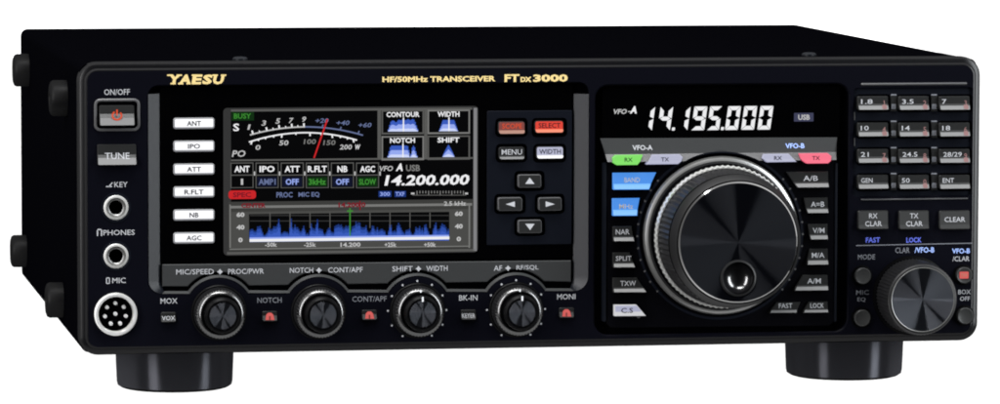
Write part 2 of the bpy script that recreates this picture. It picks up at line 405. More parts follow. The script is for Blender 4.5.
# display recess surround: left bar, lip, right bar
b = MB()
lo_in = arch_line(KR + .95, .95, XL + 6.4, XR - 6.8)
def strip(o, i, yo, yi, m):
    n = len(o); b.add([(p[0], yo, p[1]) for p in o] + [(p[0], yi, p[1]) for p in i], [(k, k + 1, n + k + 1, n + k) for k in range(n - 1)], m)
strip(lo_out, lo_in, -.15, .9, 'strip_grey')
n6 = 8
cl = arc(XL + 5.2, zl + 5.2, 5.2, 180, 270, n6); 
cli = [(XL + 4.9 + 1.5 * (k / n6) ** 2, zl + 5.2 + (lo_in[0][1] - zl - 5.2) * (k / n6)) for k in range(n6 + 1)]
zb = at(154, 94)[1]
strip([(XL, zb)] + cl, [(XL + 4.9, zb)] + cli, -.15, 2.6, 'surround_grey')
cr = arc(XR - 5.8, zr + 5.8, 5.8, 0, -90, n6); cri = [(XR - 5.6 - 1.2 * (k / n6) ** 2, zr + 5.8 + (lo_in[-1][1] - zr - 5.8) * (k / n6)) for k in range(n6 + 1)]
zb = at(581, 94)[1]
strip([(XR, zb)] + cr, [(XR - 5.6, zb)] + cri, -.15, 2.8, 'surround_grey')
b.build('display_surround', root)

# grey label strip under the display, arched round the knobs
b = MB(); za, zc = at(366, 262.5, 1.5)[1], at(366, 287, 1.5)[1]
x0, x1 = at(162.5, 275, 1.5)[0], at(571, 275, 1.5)[0]
path = [(x0, at(162, 286.5, 1.5)[1])]
for cx, cz in KN:
    zz = at(217, 286.5)[1] + (at(512, 282)[1] - at(217, 286.5)[1]) * (cx - KN[0][0]) / (KN[3][0] - KN[0][0]); r = KR + 2.1
    a = math.asin(min(.95, (zz - cz) / r))
    for i in range(19): t = (PI - a) + (2 * a - PI) * i / 18; path.append((cx + r * math.cos(t), cz + r * math.sin(t)))
path += [(x1, at(571, 282, 1.5)[1]), (x1, at(571, 260.5, 1.5)[1]), (x0, at(162, 264.5, 1.5)[1])]
b.plate(path, [(0, 3.4), (0, 1.4), (.3, 1.1)], 'strip_grey')
for t1, px1, w1, px2, t2, px3, w3, py in (('MIC/SPEED', 195, 40, 220, 'PROC/PWR', 246, 38, 271.8), ('NOTCH', 301.5, 25, 319, 'CONT/APF', 345.5, 37, 270.3), ('SHIFT', 402.5, 22, 418.5, 'WIDTH', 437, 23, 268.8), ('AF', 498, 9, 508, 'RF/SQL', 527.5, 24, 268.2)):
    b.text(t1, px1, py, 5.6, 'paint_white', 1.04, w1); b.text(t2, px3, py - .4, 5.6, 'paint_white', 1.04, w3)
    for q in range(2): b.bar((px2 - 2.6, py) if q else (px2, py - 2.6), (px2 + 2.6, py) if q else (px2, py + 2.6), 1.1, 1.04, 'paint_white')
    b.face(circ(*at(px2, py, 1.03), .75, 12), 1.03, 'paint_white')
b.build('label_strip', root)

# display glass with the six lit keys, the screen and the soft key pad
b = MB(); b.plate(pr(161.5, 86, 573, 261.5, 1), [(0, 3.5), (0, 2.2), (.2, 2.0)], 'glass_black'); b.build('display_glass', root)
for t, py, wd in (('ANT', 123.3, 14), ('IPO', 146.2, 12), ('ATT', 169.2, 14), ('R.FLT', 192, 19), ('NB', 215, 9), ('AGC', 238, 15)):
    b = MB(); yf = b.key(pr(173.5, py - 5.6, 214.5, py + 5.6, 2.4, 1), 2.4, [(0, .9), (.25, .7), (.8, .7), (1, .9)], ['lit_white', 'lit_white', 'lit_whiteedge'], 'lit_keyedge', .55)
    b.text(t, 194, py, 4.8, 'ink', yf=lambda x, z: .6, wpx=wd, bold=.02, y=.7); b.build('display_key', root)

b = MB(); yb = 1.7
S = lambda p0, q0, p1, q1, m, y=1.2, r=0: b.face(pr(p0, q0, p1, q1, r, y), y, 'screen_' + m)
b.plate(pr(223.5, 107, 478, 254, 4, 1.5), [(0, 2.1), (0, 1.5), (.15, 1.35)], 'screen_dframe')
S(473.5, 107.8, 477, 251, 'framelt', 1.3); S(227, 250.4, 475, 253, 'frame', 1.3); S(231, 108.5, 472, 110.6, 'frame', 1.3)
S(231, 110.6, 473, 250.2, 'black', 1.28)
T = lambda t, px, py, h, m, w=None, bold=.02, sh=0, y=1.1: b.text(t, px, py, h, 'screen_' + m, y=y, wpx=w, bold=bold, shear=sh)
L = lambda p, q, wd, m, y=1.12: b.bar(p, q, wd, y, 'screen_' + m)
S(377.5, 108.5, 381, 159.5, 'frame', 1.22); S(231, 158.3, 473, 160, 'frame', 1.22)
# meter
S(231.5, 111.5, 254, 120.5, 'dgreen', 1.2); T('BUSY', 242.5, 116, 5.2, 'green', 17)
T('S', 236.2, 127.3, 7.5, 'white', 6); T('PO', 239, 153.6, 6.5, 'soft', 13, sh=.2)
up = lambda x: 126.8 + (x - 306) ** 2 * .0026; dn = lambda x: 132.6 + (x - 306) ** 2 * .0029
for f, xa, xb, wd, m in ((up, 250, 305, 1.4, 'soft'), (up, 305, 363, 1.4, 'steel'), (dn, 249, 357, 1.4, 'white')):
    k = 22
    for i in range(k): u0 = xa + (xb - xa) * i / k; u1 = xa + (xb - xa) * (i + 1) / k; L((u0, f(u0)), (u1, f(u1)), wd, m)
for i, x in enumerate((253, 260, 267, 273.5, 279.5, 286, 292, 298, 304)): L((x, up(x)), (x - 1 + i * .1, up(x) - (3.6 if i % 2 == 0 else 1.8)), 1.6 if i % 2 == 0 else 1, 'white')
for x in (322, 340, 358): L((x, up(x)), (x + 1.2, up(x) - 3), 1.2, 'steel')
for i, x in enumerate((252, 259, 266, 274, 282, 296, 310, 321, 332, 340, 347, 353)): L((x, dn(x)), (x + (306 - x) * -.02, dn(x) + (3.4 if x in (252, 282, 310, 332, 353) else 1.8)), 1.5, 'white')
for t, x, y in (('1', 249, 127), ('3', 264, 123), ('5', 278, 121), ('7', 291, 120.5), ('9', 304, 119.2)): T(t, x, y, 5.2, 'soft', 4 if t != '1' else 2, sh=.25)
for t, x, y in (('+20', 322, 120.6), ('+40', 343, 122.8), ('+60', 365, 125)): T(t, x, y, 4.6, 'steel', 13, sh=.25)
for t, x, y, m in (('0', 258, 147.4, 'soft'), ('50', 284, 142.8, 'soft'), ('100', 310, 141.6, 'grey'), ('150', 329.5, 142.6, 'grey'), ('200', 346, 147, 'soft'), ('W', 357.5, 147, 'white')): T(t, x, y, 5, m, {1: 5, 2: 9, 3: 12}[len(t)], sh=.15)
L((327.5, 119), (314, 158), 1.6, 'red', 1.05)
# four filter pictures
def humps(x0, x1, base, top, fn, k=26):
    for i in range(k):
        a = x0 + (x1 - x0) * i / k; c = x0 + (x1 - x0) * (i + 1) / k; h = fn((i + .5) / k) * (base - top)
        if h > .4:
            S(a, base - h, c, base, 'blue', 1.18); S(a, base - h * .62, c, base, 'paleblue', 1.16); S(a, base - h * .25, c, base, 'wash', 1.14)
for cx, q0, t, kind in ((403, 111, 'CONTOUR', 0), (448.5, 110.7, 'WIDTH', 1), (402.5, 137, 'NOTCH', 2), (448.5, 136.5, 'SHIFT', 3)):
    x0, x1 = (381.5, 424) if cx < 420 else (427.5, 470)
    for r in ((x0, q0 - 1, x1, q0 + .4), (x0, q0 + 21.5, x1, q0 + 23.2), (x0, q0 - 1, x0 + 1.5, q0 + 23), (x1 - 1.5, q0 - 1, x1, q0 + 23)): S(*r, 'grey' if kind in (1, 2) else 'frame', 1.19)
    wd = {0: 15, 1: 9.5, 2: 15, 3: 6}[kind]
    fn = [lambda u: min(1, u * 9, (1 - u) * 9) * (.95 - .18 * math.exp(-((u - .25) / .1) ** 2)) + .05 * math.sin(u * 40), lambda u: min(1, u * 5, (1 - u) * 5) * .9,
          lambda u: min(1, u * 9, (1 - u) * 9) * (.95 - .9 * math.exp(-((u - .76) / .05) ** 2)), lambda u: max(0, 1 - abs(u - .5) * 2) ** .8][kind]
    humps(cx - wd, cx + wd, q0 + 20.5, q0 + 8, fn)
    if kind < 3: L((cx + .5, q0 + 20.5), (cx + .5, q0 + 6.5), 1.3, 'white')
    T(t, cx, q0 + 3.4, 5.2, 'white', {7: 33, 5: 22}[len(t)] if t != 'NOTCH' else 25, .03)
S(424.2, 110, 427.3, 158.5, 'frame', 1.21)
# status boxes
for i, (t, v, m) in enumerate((('ANT', '1', 'grey'), ('IPO', 'AMP1', 'steel'), ('ATT', 'OFF', 'steel'), ('R.FLT', '3kHz', 'green'), ('NB', 'OFF', 'steel'), ('AGC', 'SLOW', 'green'))):
    x0 = 230.5 + 25.1 * i; x1 = x0 + 23
    for r in ((x0, 162.5, x1, 163.5), (x0, 187.3, x1, 188), (x0, 162.5, x0 + .9, 188), (x1 - .9, 162.5, x1, 188), (x0, 174.6, x1, 175.6)): S(*r, 'frame', 1.2)
    L((x1 + 1, 171.5), (x1 + 1, 175.5), 1.4, 'soft')
    T(t, (x0 + x1) / 2, 169, 6.2, 'white', min(19, 5 * len(t.replace('.', ''))), .03); 
    if m != 'grey': S(x0 + 1.6, 177, x1 - 1.6, 186.5, 'dgreen' if m == 'green' else 'navy', 1.19)
    T(v, (x0 + x1) / 2, 181.8, 6, 'soft' if v == '1' else m if m == 'green' else 'paleblue' if v == 'OFF' else 'steel', {1: 2.2, 3: 13, 4: 17}[len(v)], .03)
S(228.5, 190.4, 256, 199, 'red', 1.16, 3); T('SPEC', 242, 194.8, 5, 'dred', 18, .03)
T('PROC', 284.5, 194.8, 5.4, 'steel', 16, .03); T('MIC EQ', 309, 194.8, 5.4, 'steel', 21, .03)
T('VFO', 386, 168.5, 5.2, 'soft', 14, sh=.2); T('A', 400, 167.2, 7.6, 'white', 7, .04, .2); T('USB', 413, 168, 6.4, 'grey', 14, .03)
T('14.200.000', 427.5, 180, 10.6, 'white', 84, .03, .22)
S(378.5, 191, 391.5, 197, 'deepblue', 1.2); T('300', 385, 194, 4, 'paleblue', 10); S(394.5, 191, 406, 197, 'deepblue', 1.2); T('TXF', 400, 194, 4, 'paleblue', 9)
for i in range(17): L((417 + i * 2.9, 190.8), (417 + i * 2.9, 194.8 if i % 4 == 0 else 193.4), 1, 'grey')
L((412.5, 195.2), (466, 195.2), .8, 'frame'); L((411, 193.5), (414.5, 193.5), 1.8, 'soft'); L((465, 193.5), (468, 193.5), 1.8, 'soft')
# spectrum scope
S(228.5, 200.5, 473, 250, 'panelgrey', 1.22); S(231, 210.5, 471, 248.2, 'scopegrey', 1.2)
for r in ((229.5, 204.5, 472, 207), (229.5, 204.5, 230.8, 248), (229.5, 247.3, 470, 248.3), (468.6, 205, 470, 248)): S(*r, 'grey', 1.18)
S(249, 213, 449.3, 241, 'black', 1.17)
for q in (215.5, 221): L((250, q), (449, q), .9, 'dframe', 1.16)
nb = 160; hs = []
for i in range(nb):
    u = i / nb
    h = 9 + 2.2 * math.sin(u * 61) + 1.8 * math.sin(u * 143 + 1) + 4 * rnd.random() ** 2.2 + (3.2 if .42 < u < .62 else 0) + (3 if u > .95 else 0)
    for pk, am in ((.055, 3), (.12, 5), (.145, 8), (.205, 12), (.27, 5), (.305, 6), (.335, 9), (.39, 5), (.46, 4), (.55, 5), (.70, 8), (.745, 5), (.80, 4), (.88, 5), (.93, 4)): h += am * math.exp(-((u - pk) / .006) ** 2)
    hs.append(max(5.5, min(23, h)))
for i in range(nb):
    a = 249.5 + 199.5 * i / nb; c = 249.5 + 199.5 * (i + 1) / nb; h = hs[i]
    for fr_, m_, q in ((1, 'deepblue', 1.155), (.82, 'midblue', 1.15), (.55, 'blue', 1.14)): S(a, 240.6 - h * fr_, c, 240.6, m_, q)
S(249.5, 236.2, 449, 240.8, 'paleblue', 1.13); S(249.5, 237.8, 449.4, 240.6, 'white', 1.12)
for i in range(10): L((270 + i * 20, 212.5), (270 + i * 20, 228), .9, 'frame', 1.145) if i < 9 else None
L((350, 208), (350, 236), 1.2, 'green', 1.1); L((347, 211), (353, 211), 1.4, 'green', 1.1); L((360, 201), (360, 210), 1.4, 'dred', 1.1)
T('CENTER', 253.5, 205.5, 4.6, 'dred', 24, .04); T('14.200.0', 352, 204.8, 4.8, 'dred', 27, .04); T('2.5 kHz', 455, 203.5, 4.4, 'soft', 22, .02)
for x in (240.5, 458.8):
    for t, q, wd in (('60', 214.7, 8), ('40', 227.3, 8), ('0', 240, 4.5)): T(t, x, q - (1 if x > 400 else 0), 4.8, 'soft', wd, .05)
for t, x in (('-50k', 271), ('-25k', 310), ('14.200', 350.5), ('+25k', 390.5), ('+50k', 430)): T(t, x, 244.8 - .1, 4.4, 'soft', 12 if len(t) < 6 else 20, .03)
b.build('display_screen', root)

def simple_key(name, loop, prof, mats, text=None, tpos=None, th=5.2, tw=None, tm='paint_white', base=2.5, wall='key_dark', par=None, extra=None, sh=0, bev=.22):
    k = MB(); yf = k.key(loop, base, prof, mats, wall, bev)
    if text:
        for t, (tx, ty), hh, ww in (text if isinstance(text, list) else [(text, tpos, th, tw)]):
            k.text(t, tx, ty, hh, tm, yf=lambda x, z: yf(x, z) - .06, wpx=ww, y=prof[0][1], shear=sh)
    if extra: extra(k, yf)
    return k.build(name, par or root)

# soft key pad beside the screen
b = MB(); b.plate(pr(487, 110.5, 572, 245, 1.5, 1.4), [(0, 2.2), (0, 1.7), (.3, 1.4)], 'pad_navy',
                  holes=[(pr(*q, 4, 1.4), .1, 2.1, 'recess_black') for q in ((495.5, 118, 527.5, 137), (532, 118, 567, 137), (496, 144, 527, 162.5), (533.5, 144, 566, 162.5), (514.5, 171, 544.5, 191), (494.5, 194, 525.5, 214), (535, 194, 564.5, 214), (514.5, 217, 545, 236))])
b.build('key_pad', root)
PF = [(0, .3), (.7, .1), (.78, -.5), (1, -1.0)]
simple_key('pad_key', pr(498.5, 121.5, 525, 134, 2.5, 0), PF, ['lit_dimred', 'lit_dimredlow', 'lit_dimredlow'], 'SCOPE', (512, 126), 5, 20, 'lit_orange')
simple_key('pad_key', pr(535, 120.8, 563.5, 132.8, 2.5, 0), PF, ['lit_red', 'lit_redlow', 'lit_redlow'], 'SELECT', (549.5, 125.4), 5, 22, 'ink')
simple_key('pad_key', pr(499, 147, 524.5, 159.5, 2.5, 0), PF, ['key_dark', 'key_grey', 'key_ledge_highlight'], 'MENU', (511.8, 152), 5.6, 22)
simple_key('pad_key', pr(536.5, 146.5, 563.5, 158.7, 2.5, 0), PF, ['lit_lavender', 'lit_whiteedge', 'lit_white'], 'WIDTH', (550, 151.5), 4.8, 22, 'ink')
def tri(cx, cy, dr, s=5.2):
    pts = {'u': ((-s, s * .6), (s, s * .6), (0, -s * .75)), 'd': ((-s, -s * .6), (s, -s * .6), (0, s * .75)), 'l': ((s, -s * .6), (s, s * .6), (-s, 0)), 'r': ((-s, -s * .6), (-s, s * .6), (s, 0))}[dr]
    def f(k, yf):
        l = pp([(cx + a, cy + c) for a, c in pts], 0); k.face(l, lambda x, z: yf(x, z) - .08, 'paint_white')
    return f
for (p0, q0, p1, q1), dr in (((518, 174.5, 541, 187.5), 'u'), ((498, 197.5, 522, 210.7), 'l'), ((538.5, 197.5, 561.5, 210.5), 'r'), ((518, 220, 541.5, 233), 'd')):
    simple_key('arrow_key', pr(p0, q0, p1, q1, 2), [(0, -.2), (1, -.9)], ['key_dark'], extra=tri((p0 + p1) / 2, (q0 + q1) / 2, dr, 4.6), wall='edge_grey', bev=.3)

# ---- left column
simple_key('power_button', pr(99.5, 105.5, 134.5, 125.5, 1.5, -2), [(0, -.6), (.42, -1.2), (.62, -2.4), (1, -3.6)], ['key_dark', 'key_grey', 'key_ledge_highlight'],
           extra=lambda k, yf: ([k.bar((117 + 4.6 * math.cos(a), 115.5 - 4.2 * math.sin(a)), (117 + 4.6 * math.cos(a + .45), 115.5 - 4.2 * math.sin(a + .45)), 1.7, -2.9, 'lit_orange') for a in [2.1 + .45 * i for i in range(11)]], k.bar((117, 109.5), (117, 115.5), 1.6, -2.9, 'lit_orange')))
b = MB(); lo, li = pr(94, 98.5, 140, 131, 6), pr(97, 102.5, 137, 128.5, 3.5)
b.plate(lo, [(0, .3), (0, -.5), (.35, -.8)], 'edge_grey', holes=[(inset(lo, 1.1), .2, -.1, 'recess_black')]); b.build('button_surround', root)
simple_key('tune_button', pr(97.5, 144.5, 136.5, 165, 1.5, -1.5), [(0, -.5), (.5, -.9), (.65, -1.6), (1, -3)], ['key_dark', 'key_grey', 'key_ledge_highlight'], 'TUNE', (117, 155.8), 6.6, 26)
for (cx, cz), r in jacks[:2]:
    b = MB(); b.rev([(r + .9, .3), (r + .9, -.35), (r + .5, -.8), (r - .1, -.9), (r - .7, .2), (r - 1.2, .5), (r - 1.2, 5.4)], ['edge_grey', 'silver', 'silver', 'knob_ring', 'knob_ring', 'recess_black'], 40, cx=cx, cz=cz)
    b.rev([(r + 2.0, .1), (r + 1.9, -.25), (r + 1.0, -.3), (r + .9, .2)], 'pad_navy', 40, cx=cx, cz=cz)
    b.build('jack_socket', root, (cx, 0, cz))
(cx, cz), r = jacks[2]
b = MB(); b.rev([(r + .35, .3), (r + .35, -1.9), (r - .1, -2.5), (r - .9, -2.5), (r - 1.25, -1.7), (r - 1.25, 5.4)], ['silver', 'silver', 'chrome', 'silver', 'silver'], 64, cx=cx, cz=cz)
b.rev([(r - 1.25, 1.6), (0.0, 1.6)], 'recess_black', 40, cx=cx, cz=cz)
mic = b.build('microphone_socket', root, (cx, 0, cz))
for i in range(8):
    a = math.radians(90 + i * 360 / 7); q = 0 if i == 7 else r * .52; b = MB()
    b.rev([(.75, 1.6), (.75, -.6), (.5, -1.0), (0, -1.1)], 'chrome', 14, cx=cx + q * math.cos(a), cz=cz + q * math.sin(a)); b.build('pin', mic, (cx + q * math.cos(a), 0, cz + q * math.sin(a)))

# ---- four twin knobs
for i, (cx, cz) in enumerate(KN):
    b = MB(); b.rev([(11.1, .2), (11.0, -.9), (10.6, -1.25), (10.0, -1.3)], 'knob_black', 64, cx=cx, cz=cz)
    b.rev([(10.1, -1.0), (10.0, -1.8), (9.9, -2.6), (9.6, -7.4), (8.9, -8.4), (8.0, -8.9), (7.6, -8.9), (7.4, -8.2)], ['knob_knurl', 'knob_knurl', 'knob_knurl', 'knob_satin', 'knob_satin', 'knob_black', 'knob_black'], 96, {1: .0, 2: .22, 3: .22}, cx, cz)
    k = b.build('knob', root, (cx, 0, cz))
    b = MB(); b.rev([(7.25, -8.0), (7.15, -12.4), (6.9, -13.4), (6.1, -14.1), (5.2, -14.2), (0.0, -14.2)], ['knob_black', 'knob_satin', 'knob_black', 'knob_black', 'knob_face'], 64, None, cx, cz)
    b.face([(cx + a, cz + c) for a, c in ((-.35, 4.9), (-.35, 9.0 - 2.2), (.35, 9.0 - 2.2), (.35, 4.9))][::-1], -14.28, 'paint_bright') if i > 1 else None
    b.face([(cx + a, cz + c) for a, c in ((-.35, 8.0), (-.35, 9.0), (.35, 9.0), (.35, 8.0))][::-1], -8.98, 'paint_bright') if i > 1 else None
    b.build('cap', k, (cx, 0, cz))
# small keys between the knobs
for px, py, red, t in ((168.5, 317.5, 0, 'VOX'), (269.8, 316.5, 1, ''), (369.5, 315.2, 1, ''), (468.5, 315, 0, 'KEYER'), (566.5, 313, 1, '')):
    def ex(k, yf, px=px, py=py, red=red, t=t):
        if red:
            d = pp([(px - 4.5, py + 3.4), (px + 4.5, py + 3.4), (px + 3.6, py - 1.6), (px + 1.6, py - 3.6), (px - 1.6, py - 3.6), (px - 3.6, py - 1.6)], -.6)
            k.face(d, lambda x, z: yf(x, z) - .1, 'lit_lamp'); k.bar((px, py - .3), (px, py + 3.4), 1.6, -1.7, 'lit_dimred')
        else: k.text(t, px, py + .6, 4.6, 'paint_white', yf=lambda x, z: yf(x, z) - .08, wpx=14, y=-.6)
    simple_key('function_key', pr(px - 7.5, py - 5.2, px + 7.5, py + 4.6, 1.5, -.5), [(0, -.3), (.45, -.35), (1, -1.5)], ['key_dark', 'key_grey'], extra=ex, base=.3, bev=.25)

# ---- main dial section
b = MB(); b.plate(pr(602.5, 87, 840, 138, 1.5, 1.5), [(0, 4), (0, 2.2), (.2, 2.0)], 'glass_black'); b.build('frequency_window', root)
b = MB(); yy = 1.8
SEG = {'1': 'bc', '4': 'fgbc', '9': 'abcdfg', '5': 'afgcd', '0': 'abcdef'}
def digit(ch, px, p1):
    x0, x1 = at(px, 118, yy)[0], at(p1, 118, yy)[0]; z1, z0 = at(712, 106.3, yy)[1], at(712, 130, yy)[1]; zm = (z0 + z1) / 2; t = 1.6; g2 = .1
    if ch == '.':
        l = rrect(x0 - .1, z0 - .05, x0 + 1.15, z0 + 1.2, .3); b.face([(x + (z - zm) * .14, z) for x, z in l], yy, 'screen_white'); return
    P = {'a': [(x0 + g2, z1), (x1 - g2, z1), (x1 - t - g2, z1 - t), (x0 + t + g2, z1 - t)], 'd': [(x0 + g2, z0), (x0 + t + g2, z0 + t), (x1 - t - g2, z0 + t), (x1 - g2, z0)],
         'g': [(x0 + .45, zm), (x0 + t, zm + t / 2), (x1 - t, zm + t / 2), (x1 - .45, zm), (x1 - t, zm - t / 2), (x0 + t, zm - t / 2)],
         'f': [(x0, z1 - g2), (x0 + t, z1 - t - g2), (x0 + t, zm + t / 2 + g2), (x0, zm + g2)], 'b': [(x1, z1 - g2), (x1, zm + g2), (x1 - t, zm + t / 2 + g2), (x1 - t, z1 - t - g2)],
         'e': [(x0, z0 + g2), (x0, zm - g2), (x0 + t, zm - t / 2 - g2), (x0 + t, z0 + t + g2)], 'c': [(x1, z0 + g2), (x1 - t, z0 + t + g2), (x1 - t, zm - t / 2 - g2), (x1, zm - g2)]}
    for s in SEG[ch]: b.face([(x + (z - zm) * .14, z) for x, z in P[s]], yy, 'screen_white')
for ch, p0, p1 in (('1', 641, 653.5), ('4', 659, 671.5), ('.', 673.6, 0), ('1', 676.5, 689), ('9', 692.8, 705.8), ('5', 708.6, 720.6), ('.', 722.6, 0), ('0', 726.6, 739.4), ('0', 742.8, 755.6), ('0', 759, 771.8)): digit(ch, p0, p1)
b.text('VFO', 620, 111.5, 5, 'screen_soft', y=yy, wpx=14, shear=.25, bold=.03); b.text('-', 629.5, 111.5, 1, 'screen_soft', y=yy, wpx=3); b.text('A', 634, 109.8, 7.4, 'screen_white', y=yy, wpx=7, shear=.2, bold=.05)
b.face(pr(794, 112.8, 813.5, 121.4, .6, yy), yy, 'screen_tag'); b.text('USB', 804, 117.2, 5.4, 'screen_soft', y=yy - .05, wpx=12, bold=.03)
b.build('frequency_readout', root)

kc = at(720.3, 235.2)                              # dial axis
# grey shoulder with the VFO names, arched over the dial
b = MB(); rr = 84 * PX
l = [at(600.5, 138.2), at(838.5, 137.2)]
right = [at(835.5, 151), at(835, 159.5)]
zz = at(720, 160.5)[1]; a = math.asin((zz - kc[1]) / rr); arcp = [(kc[0] + rr * math.cos(a + (PI - 2 * a) * i / 24), kc[1] + rr * math.sin(a + (PI - 2 * a) * i / 24)) for i in range(25)]
sh_ = [at(606.5, 161.5)] + arcp[::-1] + [at(835, 159.5), at(838, 137.5), at(601, 138.5)]
sh_ = sh_ if area(sh_) > 0 else sh_[::-1]
zt, zb = at(720, 138)[1], at(720, 160.5)[1]
ysh = lambda x, z: 1.6 - 2.7 * (zt - z) / (zt - zb) if z > zb + (zt - zb) * .33 else (-.21 - 2.1 * (zb + (zt - zb) * .33 - z) / ((zt - zb) * .33))
# split in two bands: the lower rolls forward, its lighter grey a painted highlight
zs = zb + (zt - zb) * .33
def clipz(l, zc, up):
    o = []
    for i in range(len(l)):
        p, q = l[i - 1], l[i]; fp_, fq = (p[1] - zc) * (1 if up else -1), (q[1] - zc) * (1 if up else -1)
        if (fp_ >= 0) != (fq >= 0): t = fp_ / (fp_ - fq); o.append((p[0] + (q[0] - p[0]) * t, p[1] + (q[1] - p[1]) * t))
        if fq >= 0: o.append(q)
    return o
for part, mm in ((clipz(sh_, zs, True), 'strip_grey'), (clipz(sh_, zs, False), 'edge_grey')):
    tris = tess([part])
    b.add([(p[0], ysh(*p), p[1]) for p in part], [tuple(t) for t in tris], mm)
n = len(sh_); b.add([(p[0], ysh(*p), p[1]) for p in sh_] + [(p[0], 4, p[1]) for p in sh_], [(i, (i + 1) % n, n + (i + 1) % n, n + i) for i in range(n)], 'pad_black')
b.text('VFO-A', 642.5, 147.6, 5.4, 'paint_white', yf=lambda x, z: ysh(x, z) - .08, wpx=22, bold=.03, y=.4)
b.text('VFO-B', 795, 145.8, 5.4, 'paint_paleblue', yf=lambda x, z: ysh(x, z) - .08, wpx=21, bold=.03, y=.4)
b.build('dial_shoulder', root)
# black pad carrying the keys round the dial
b = MB(); lp = pp([(607, 161), (834.5, 160), (834, 322), (830, 326), (611, 328), (607, 324)], 0)
b.plate(lp, [(0, 4), (0, .8), (.3, .5)], 'pad_black')
for x0_, x1_ in ((603.2, 606.8), (834.6, 837.6)): b.plate(pr(x0_, 163, x1_, 322, 1, 0), [(0, 4), (0, .6), (.25, .1)], 'surround_grey')
b.rev([(rr + .5, .6), (rr + .45, .1), (rr - .6, 0), (rr - .7, .6)], 'pad_navy', 96, cx=kc[0], cz=kc[1])
for i in range(44):
    a = 2 * PI * i / 44
    if abs(math.sin(a)) < .72: b.face(circ(kc[0] + (rr + .25) * math.cos(a), kc[1] + (rr + .25) * math.sin(a), .45, 8), -.02, 'edge_grey')  # grey dots painted as spot highlights on the ring edge
b.face(circ(*at(638.5, 316.3, .4), .8, 12), .4, 'edge_grey')
b.build('dial_pad', root)
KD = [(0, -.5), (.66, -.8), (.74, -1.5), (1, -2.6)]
DK = ['key_dark', 'key_grey', 'key_ledge_highlight']
yk = -1
def dk(pts, prof, mats, t, tx, ty, h, w, tm='paint_white', nm='dial_key', wall='key_dark'):
    simple_key(nm, pp(pts, yk), prof, mats, t, (tx, ty - (1.6 if prof is KD else 0)), h, w, tm, base=.8, wall=wall)
FL = [(0, -2.7), (.6, -2.8), (1, -3.1)]
dk([(615, 155), (642, 154.6), (639.5, 161), (636.5, 164.5), (616, 164.8), (612, 162), (611.8, 157.5)], FL, ['lit_green', 'lit_green'], 'RX', 628.5, 159.7, 4, 8, 'ink', 'vfo_key', 'lit_green')
dk([(652, 154.6), (679, 154.2), (682, 157), (680.5, 161), (677, 163.8), (645.5, 164.2)], FL, ['lit_lavender', 'lit_lavender'], 'TX', 665, 159.4, 4, 8, 'ink', 'vfo_key', 'lit_lavender')
dk([(763, 154), (788, 153.6), (795.5, 161.5), (766, 162), (761, 158)], FL, ['lit_lavender', 'lit_lavender'], 'RX', 778, 158, 4, 8, 'ink', 'vfo_key', 'lit_lavender')
dk([(798.5, 153.4), (827, 153), (830.5, 156), (830, 160.5), (827, 163), (806, 163.2), (800, 159)], FL, ['lit_pink', 'lit_pink'], 'TX', 816, 158, 4, 8, 'ink', 'vfo_key', 'lit_pink')
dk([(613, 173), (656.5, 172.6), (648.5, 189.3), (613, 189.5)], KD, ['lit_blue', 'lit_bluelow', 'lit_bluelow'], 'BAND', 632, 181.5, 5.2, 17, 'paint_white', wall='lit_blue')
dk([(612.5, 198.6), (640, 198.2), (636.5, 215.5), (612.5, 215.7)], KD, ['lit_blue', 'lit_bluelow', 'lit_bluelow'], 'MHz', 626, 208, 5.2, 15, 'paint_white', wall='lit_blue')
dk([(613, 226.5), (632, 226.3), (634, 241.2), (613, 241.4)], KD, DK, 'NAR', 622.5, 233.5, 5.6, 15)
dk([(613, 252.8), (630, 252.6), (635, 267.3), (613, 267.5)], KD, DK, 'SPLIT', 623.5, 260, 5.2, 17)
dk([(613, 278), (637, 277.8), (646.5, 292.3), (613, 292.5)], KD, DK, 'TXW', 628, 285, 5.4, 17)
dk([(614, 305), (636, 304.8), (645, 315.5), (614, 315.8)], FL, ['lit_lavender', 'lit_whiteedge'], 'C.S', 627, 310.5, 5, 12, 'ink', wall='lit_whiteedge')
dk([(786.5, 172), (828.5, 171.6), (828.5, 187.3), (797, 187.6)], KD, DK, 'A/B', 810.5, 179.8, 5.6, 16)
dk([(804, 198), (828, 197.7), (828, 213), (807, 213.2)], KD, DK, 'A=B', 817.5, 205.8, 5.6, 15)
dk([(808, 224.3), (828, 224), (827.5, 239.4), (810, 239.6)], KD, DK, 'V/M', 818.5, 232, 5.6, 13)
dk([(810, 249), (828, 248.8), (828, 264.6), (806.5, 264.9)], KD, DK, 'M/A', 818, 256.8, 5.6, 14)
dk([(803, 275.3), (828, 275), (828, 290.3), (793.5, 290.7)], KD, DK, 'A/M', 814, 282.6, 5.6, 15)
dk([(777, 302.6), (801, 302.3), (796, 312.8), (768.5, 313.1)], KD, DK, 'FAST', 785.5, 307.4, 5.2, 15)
dk([(809, 302.1), (828, 301.8), (828, 312.5), (802.5, 312.8)], KD, DK, 'LOCK', 817, 307.2, 5.2, 15)

